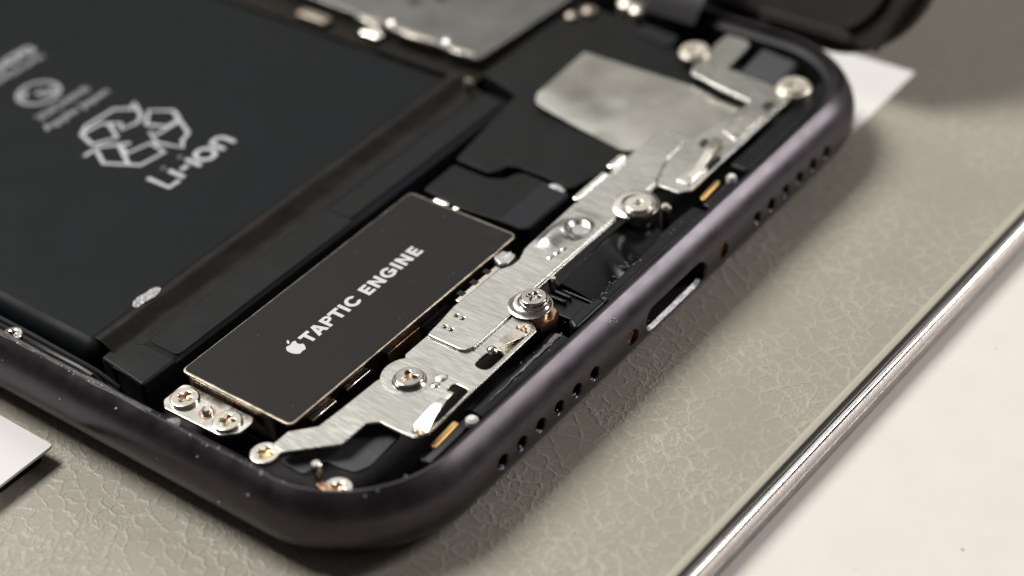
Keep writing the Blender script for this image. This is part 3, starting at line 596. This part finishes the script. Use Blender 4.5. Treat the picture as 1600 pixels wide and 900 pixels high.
# ------------------------------------------------------------------ screws and posts
cross = []
for a in range(4):
    t = math.pi / 2 * a
    for dx, dy in ((0.17, 0.17), (0.72, 0.15), (0.72, -0.15)):
        cross.append((dx * math.cos(t) - (-dy) * math.sin(t), dx * math.sin(t) + (-dy) * math.cos(t)))
def cross_poly(k=1.0, rot=0.0):
    pts = []
    for a in range(4):
        t = math.pi / 2 * a + rot
        for dx, dy in ((0.64, -0.16), (0.64, 0.16), (0.20, 0.20)): pts.append(((dx * math.cos(t) - dy * math.sin(t)) * k, (dx * math.sin(t) + dy * math.cos(t)) * k))
    return fillet(pts, 0.06, 2)
def tri_poly(k=1.0, rot=0.0):
    pts = []
    for a in range(3):
        t = 2 * math.pi / 3 * a + rot
        for dx, dy in ((0.66, -0.17), (0.66, 0.17), (0.12, 0.19)): pts.append(((dx * math.cos(t) - dy * math.sin(t)) * k, (dx * math.sin(t) + dy * math.cos(t)) * k))
    return fillet(pts, 0.07, 2)
def screw(x, y, z, r=1.3, rec='cross', rot=0.3, head=M['polished'], inner=M['copper'], label=None, flange=0.0, tilt=(0, 0)):
    rp = cross_poly(r / 1.3, rot) if rec == 'cross' else tri_poly(r / 1.2, rot) if rec == 'tri' else circ(0, 0, 0.28 * r, 18)
    ms = [plate_mesh(circ(0, 0, r, 40), -0.42, 0.0, 0.12, [rp], 3)]
    if flange: ms.append(lathe_mesh([(r - 0.2, -0.3), (flange - 0.1, -0.28), (flange, -0.36), (flange, -0.6), (r - 0.2, -0.6)], (0, 0, 0)))
    me = join(ms)
    mt = Matrix.Translation((x * S, y * S, z * S)) @ Matrix.Rotation(math.radians(tilt[0]), 4, 'X') @ Matrix.Rotation(math.radians(tilt[1]), 4, 'Y')
    me.transform(mt); o = link("screw", me, head, phone)
    me = lathe_mesh([(0, -0.36), (r * 0.25, -0.27), (r * 0.7, -0.22), (r * 0.7, -0.40), (0, -0.41)], (0, 0, 0), 24); me.transform(mt)
    link("screw_recess", me, inner, o)
    if label: o['label'] = label
    return o
screw(15.25, 9.8, 6.78, 1.16, 'tri', 0.9, M['darkrefl_nickel'], M['copper'], "polished screw with a coppery three-lobed recess on the bracket's lower end", 1.36)
s2 = screw(27.5, 6.9, 7.62, 1.1, 'cross', 0.35, M['darkrefl_nickel'], M['warmsteel'], "cross-head screw standing on a stepped post beside the charging port")
lathe("screw_collar", [(0.9, 7.3), (1.16, 7.25), (1.24, 7.1), (1.22, 6.98), (1.1, 6.92), (1.28, 6.78), (1.36, 6.6), (1.28, 6.4), (1.1, 6.3), (1.1, 5.3), (1.0, 5.2), (1.0, 2.4)], (27.5, 6.9, 0), M['warmsteel'], s2)
lathe("post_nut", [(0.9, 5.9), (1.55, 5.85), (1.7, 5.6), (1.7, 5.0), (1.5, 4.8), (1.5, 2.4)], (27.65, 6.75, 0), M['copper'], s2, 8)
s3 = screw(42.75, 7.2, 7.3, 1.22, 'round', 0.0, M['warmsteel'], M['steel'], "round socket screw at the middle of the bracket")
lathe("screw_collar", [(1.0, 7.1), (1.3, 7.05), (1.4, 6.9), (1.4, 6.6), (1.25, 6.5), (1.25, 5.8), (1.0, 5.7), (1.0, 2.4)], (42.75, 7.2, 0), M['warmsteel'], s3)
lathe("raised_collar", [(1.2, 6.72), (1.6, 6.76), (1.9, 6.66), (2.1, 6.55), (2.1, 6.4), (1.2, 6.4)], (43.3, 7.9, 0), M['steel'], bracket)
screw(66.9, 17.2, 6.8, 1.35, 'cross', 0.2, M['pale'], M['pale'], "blurred pale screw beside the bracket's upper arm", 1.5)
s5 = screw(66.2, 5.9, 6.9, 1.4, 'cross', 0.5, M['pale'], M['pale'], "blurred pale screw at the far right corner of the bracket", 1.6)
lathe("screw_collar", [(1.4, 6.6), (1.65, 6.5), (1.65, 5.4), (1.2, 5.0), (1.2, 2.4)], (66.2, 5.9, 0), M['pale'], s5)
# small two-screw plate by the left wall
tp = plate("screw_plate", fillet([(4.0, 25.75), (6.15, 25.8), (6.45, 25.2), (6.45, 18.3), (5.9, 17.9), (4.6, 17.95), (3.5, 19.1), (3.35, 25.0)], 0.45), 4.75, 5.02, M['steel'], phone, bev=0.06)
screw(4.95, 24.3, 5.32, 1.18, 'cross', 0.15, M['warmsteel'], M['copper'], "upper cross-head screw of the small plate by the left wall")
screw(4.85, 19.55, 5.32, 1.18, 'cross', 0.55, M['warmsteel'], M['copper'], "lower cross-head screw of the small plate by the left wall")
lathe("plate_pin", [(0, 5.5), (0.35, 5.46), (0.46, 5.35), (0.48, 5.0)], (4.85, 21.75, 0), M['polished'], tp, 20)
lathe("pin_well", [(0.5, 5.04), (0.68, 5.04), (0.7, 5.0), (0.5, 5.0)], (4.8, 21.7, 0), M['copper'], tp, 20)
screw(3.85, 14.6, 5.3, 1.2, 'cross', 0.3, M['warmsteel'], M['gold'], "small screw half hidden under the bracket's lower tip")
# bottom-left corner: screw with an upright post
s9 = screw(4.0, 7.5, 5.3, 1.2, 'cross', 0.1, M['warmsteel'], M['copper'], "golden screw deep in the near corner of the frame")
lathe("corner_post", [(0, 6.9), (0.3, 6.88), (0.42, 6.75), (0.42, 6.2), (0.3, 6.0), (0.3, 2.4)], (4.0, 9.3, 0), M['warmsteel'], phone, 20)
plate("corner_tab", [(3.1, 6.6), (3.7, 6.6), (3.9, 9.0), (3.3, 9.0)], 4.6, 5.4, M['copper'], phone, bev=0.1)
screw(2.25, 41.5, 5.9, 0.9, 'cross', 0.1, M['steel'], M['copper'], "small screw at the left wall beside the battery")
# bright bits at the far right
for x, y, z, r_ in ((52.3, 33.4, 5.6, 0.55), (69.2, 31.2, 5.7, 0.9), (67.6, 32.2, 5.6, 0.8), (72.2, 28.6, 5.8, 1.1), (71.6, 27.0, 5.8, 0.9)):
    lathe("solder_blob", [(0, 0.4), (r_ * 0.5, 0.35), (r_ * 0.9, 0.1), (r_, -0.3), (r_, -2.5)], (x, y, z), M['pale'] if x > 71 else M['bronze2'], phone, 16)
plate("antenna_tape", fillet([(67.6, 20.6), (69.6, 20.8), (70.0, 25.0), (68.2, 25.0)], 0.4), 5.4, 5.6, M['tape2'], phone, bev=0.05)
plate("foam_cushion", fillet([(67.0, 8.2), (71.8, 8.6), (72.4, 13.0), (67.4, 12.6)], 0.6), 2.4, 5.5, M['foam'], phone, bev=0.5)

# ------------------------------------------------------------------ plastic parts between bracket and rim
plate("flex_film", fillet([(3.9, 13.6), (7.5, 10.4), (10.6, 10.3), (11.5, 9.9), (11.2, 7.3), (7.2, 7.1), (6.1, 7.6), (5.9, 8.6), (5.8, 10.2), (5.0, 10.7), (3.8, 10.5)], 0.5), 4.9, 5.15, M['flex'], phone, bev=0.06)
plate("microphone_block", fillet([(10.0, 3.35), (16.0, 3.35), (16.0, 4.7), (10.0, 4.7)], 0.3), 2.4, 4.9, M['ledge'], phone, bev=0.1)
plate("grey_gasket", fillet([(9.9, 3.55), (15.0, 3.7), (15.0, 4.35), (10.0, 4.2)], 0.15), 4.9, 5.15, M['foam'], phone, bev=0.06)
plate("gold_contact", fillet([(11.3, 4.15), (14.5, 4.35), (14.4, 4.9), (11.3, 4.7)], 0.2), 4.95, 5.28, M['gold'], phone, bev=0.1)
lathe("white_dot", [(0, 5.85), (0.3, 5.8), (0.5, 5.6), (0.52, 5.2)], (15.0, 3.55, 0), M['whitepaint'], phone, 16)
plate("gold_contact", fillet([(48.3, 4.3), (51.5, 4.55), (51.5, 5.05), (48.5, 4.85)], 0.2), 4.95, 5.28, M['gold'], phone, bev=0.1)
plate("black_gasket", fillet([(47.8, 3.3), (52.5, 3.4), (52.5, 4.25), (47.9, 4.1)], 0.2), 2.4, 5.2, M['satin'], phone, bev=0.15)
lathe("white_dot", [(0, 5.85), (0.3, 5.8), (0.45, 5.6), (0.47, 5.2)], (52.1, 3.8, 0), M['whitepaint'], phone, 16)
lathe("white_dot", [(0, 6.6), (0.3, 6.55), (0.5, 6.3), (0.5, 2.4)], (44.6, 5.7, 0), M['warmsteel'], phone, 16)
# left speaker mesh carrier: sloped satin plastic with a smear of glue
link("speaker_carrier", sweep_mesh([(0, 2.4), (0, 5.1), (0.2, 5.35), (1.0, 5.5), (1.7, 5.3), (2.0, 5.0), (2.0, 2.4)], [((15.9, 3.05), (0, 1)), ((26.9, 2.95), (0, 1))]), M['satin'], phone)
def glue(u, v):
    x = 17.5 + 9.2 * u; w = 0.08 + 0.42 * u ** 2
    return (x, 3.75 + 0.10 * noise.noise((x * 0.9, 0, 3)) + 0.25 * u + (v - 0.5) * w, 5.5 + 0.16 * abs(noise.noise((x * 2.1, v * 3, 0))) + 0.03 * math.sin(math.pi * v))
link("glue_smear", quadgrid(glue, 50, 5), mat("dried_glue", (0.10, 0.10, 0.105), 0.3, 0, 0.6, noise_bump=1.0, noise_scale=22, col_var=0.6, var_scale=18), phone, 80)
# charging connector block with glossy film bending up to the rim
plate("port_block", rect(31.9, 3.4, 42.6, 8.15), 2.4, 5.0, M['gloss'], phone, bev=0.12, r=0.3)
def film_bend(u, v):
    x = 32.1 + 10.8 * u; y = 8.05 - 4.6 * v
    return (x, y, 5.55 - 0.75 * v + 0.10 * math.sin(math.pi * v) + 0.66 * math.exp(-((u - 0.60 + 0.20 * v) / 0.12) ** 2) * (0.15 + 0.85 * v))
link("port_film", quadgrid(film_bend, 40, 14), M['gloss'], phone, 80)
plate("port_side", rect(29.3, 3.0, 31.8, 8.1), 2.4, 4.9, M['satin'], phone, bev=0.15)
for y_ in (7.2, 6.55): pass
for x_ in (31.1, 30.4): plate("port_rib", rect(x_, 6.1, x_ + 0.36, 7.9), 4.9, 5.35, M['satin'], phone, bev=0.12, r=0.15)
lathe("bright_post", [(0, 6.3), (0.25, 6.25), (0.36, 6.0), (0.36, 2.4)], (31.6, 8.15, 0), M['polished'], phone, 16)
plate("corner_shelf", fillet([(27.5, 2.95), (31.9, 2.95), (31.9, 3.9), (29.6, 4.3), (28.2, 4.1)], 0.4), 2.4, 5.9, M['satin'], phone, bev=0.3)
plate("port_shelf", fillet([(32.0, 2.9), (46.8, 2.9), (46.8, 4.4), (43.5, 4.6), (32.0, 3.9)], 0.4), 2.4, 5.7, M['ledge'], phone, bev=0.35)
plate("right_shelf", fillet([(53.4, 3.0), (70.0, 3.2), (70.0, 4.9), (65.0, 5.0), (53.4, 4.9)], 0.4), 2.4, 5.8, M['ledge'], phone, bev=0.3)
# crumbly torn edge along the film
bm = bmesh.new()
for i in range(42):
    u = random.random(); x = 32.4 + 4.8 * u; y = 3.75 + 0.75 * u + random.gauss(0, 0.16)
    bmesh.ops.create_icosphere(bm, subdivisions=1, radius=random.uniform(0.03, 0.085) * S, matrix=Matrix.Translation((x * S, y * S, random.uniform(5.55, 5.85) * S)) @ Matrix.Diagonal((random.uniform(0.6, 1.7), 1, 0.8, 1)))
me = bpy.data.meshes.new("crumbs"); bm.to_mesh(me); bm.free()
tag(link("torn_crumbs", me, mat("dark_crumbs", (0.06, 0.065, 0.07), 0.4), phone, 0), kind="stuff")
# bent metal scrap and dirty adhesive on the left rim
def scrap(u, v):
    x = 0.9 + 1.1 * u * (0.5 + 0.5 * math.sin(3 * v)); y = 21.3 + 1.2 * v
    return (x + 0.25 + 0.12 * noise.noise((x * 1.2, y * 1.2, 5)), y, 6.55 + 0.35 * noise.noise((x * 0.9, y * 0.9, 2)) - 0.25 * u)
link("metal_scrap", quadgrid(scrap, 10, 12), M['putty'], phone, 25)
def residue(u, v):
    y = 24.0 + 42 * u; w = 0.45 + 0.35 * noise.noise((y * 0.35, 3, 1)); return (1.15 + (v - 0.5) * 2 * max(0.1, w * 0.55) + 0.2, y, 6.66 + 0.06 + 0.08 * noise.noise((y * 0.9, v * 3, 1)) - 0.5 * max(0, v - 0.8))
link("adhesive_residue", quadgrid(residue, 120, 5), M['residue'], phone, 80)

# ------------------------------------------------------------------ opened display, leaning away at the right
disp = empty("phone_display", (0, 0, 0), "dark display of the phone folded open beyond its right edge", "display")
TH = math.radians(125)
def dmat(): return Matrix.Translation((76.3 * S, 4.0 * S, 7.6 * S)) @ Matrix.Rotation(-(TH - math.pi), 4, 'Y') @ Matrix.Rotation(math.pi, 4, 'Y') if False else Matrix.Translation((76.7 * S, 0.0 * S, 4.2 * S)) @ Matrix(((math.cos(math.pi - TH), 0, -math.sin(math.pi - TH), 0), (0, 1, 0, 0), (math.sin(math.pi - TH), 0, math.cos(math.pi - TH), 0), (0, 0, 0, 1)))
def dpart(name, poly, z0, z1, m, parent, **k):
    me = plate_mesh(poly, z0, z1, k.get('bev', 0.05)); me.transform(dmat()); return link(name, me, m, parent)
dpart("display_glass", [q[0] for q in rr_path(0, 0, 73, 146, 9, 12, 2)], -1.5, 0.0, M['glass'], disp, bev=0.3)
dpart("display_backplate", [q[0] for q in rr_path(1.6, 4.0, 71.4, 140, 6, 12, 2)], 0.0, 0.6, M['dplate'], disp, bev=0.1)
dpart("display_clip", fillet([(1.0, 3.0), (9.0, 1.0), (9.5, 1.8), (1.8, 4.2)], 0.3), 0.6, 1.0, M['dplate'], disp, bev=0.1)
dpart("display_clip", fillet([(1.2, 6.0), (2.2, 6.0), (2.2, 16.0), (1.2, 16.0)], 0.3), 0.6, 1.1, M['dplate'], disp, bev=0.1)
link("display_cable", quadgrid(lambda u, v: (71.0 + 6.5 * u, 20.0 + 6 * v, 6.4 + 3.4 * math.sin(math.pi * u * 0.6)), 12, 2), M['satin'], disp, 60)

# ------------------------------------------------------------------ dust and specks
bm = bmesh.new()
def speck(x, y, z, r):
    bmesh.ops.create_icosphere(bm, subdivisions=1, radius=r * S, matrix=Matrix.Translation((x * S, y * S, z * S)) @ Matrix.Diagonal((random.uniform(0.7, 1.5), random.uniform(0.7, 1.3), 0.6, 1)))
for i in range(70): speck(random.uniform(0.95, 1.38), random.uniform(10, 60), 6.70 + random.uniform(-0.04, 0.05), random.choice((0.03, 0.04, 0.05, 0.08)))
for i in range(60): speck(random.uniform(10, 72), random.uniform(1.0, 1.6), 6.25 + random.uniform(0.0, 0.4), 0.02)
for i in range(40): speck(random.uniform(7, 34), random.uniform(15, 25.5), 6.185, random.choice((0.012, 0.018, 0.03)))
for i in range(45): speck(random.uniform(6, 50), random.uniform(36, 70), 5.62, random.choice((0.012, 0.02, 0.03)))
for i in range(40): speck(random.uniform(17, 47), random.uniform(3.0, 4.3), 5.85, random.choice((0.02, 0.03, 0.045)))
def rim_speck(u, t, r, bottom=False):
    t = math.radians(t); d_ = RC - RC * math.sin(t); z_ = 3.62 + RC * math.cos(t)
    speck(*((u, d_, z_) if bottom else (d_ - 0.6, u, z_)), r)
for u, t, r_ in ((15.5, 95, 0.14), (12.5, 62, 0.1), (18.0, 50, 0.08), (27.0, 45, 0.10), (33.0, 70, 0.06), (22.0, 80, 0.05), (40.0, 60, 0.05)): rim_speck(u, t, r_)
for u, t, r_ in ((44.4, 48, 0.04), (33.5, 84, 0.05), (38.9, 70, 0.04), (24.0, 55, 0.03), (52.0, 60, 0.03), (17.0, 66, 0.05)): rim_speck(u, t, r_, True)
for x, y in ((3.6, 4.2), (4.5, 3.8), (5.6, 3.3), (6.8, 3.1)): speck(x, y, 6.6, 0.07)
for hx in HOLES:
    for q in range(3): speck(hx + random.uniform(-0.35, 0.25), random.uniform(0.15, 0.5), 3.75 - random.uniform(0.42, 0.6), random.uniform(0.05, 0.15))
for x, y in ((30.0, -30.0), (52.0, -22.0), (24.0, -24.5), (61.0, -27.0), (44.0, -33.0)): speck(x, y, -2.08, random.choice((0.06, 0.1, 0.13)))
for i in range(26): speck(random.uniform(8, 80), random.uniform(-13, -3), 0.02, random.choice((0.025, 0.04, 0.05)))
me = bpy.data.meshes.new("dust"); bm.to_mesh(me); bm.free()
tag(link("dust_specks", me, M['dust'], None, 0), "pale dust specks scattered over the phone's rim and battery", "dust", "stuff")
me = tube_mesh([(29.4, 0.98, 6.16), (29.8, 1.12, 6.30), (30.0, 0.98, 6.16), (30.3, 0.86, 6.02), (30.1, 0.74, 5.88), (29.95, 0.80, 5.95)], 0.035)
tag(link("lint_fibre", me, M['dust'], None, 80), "tiny white lint fibre stuck on the rim left of the charging port", "lint")
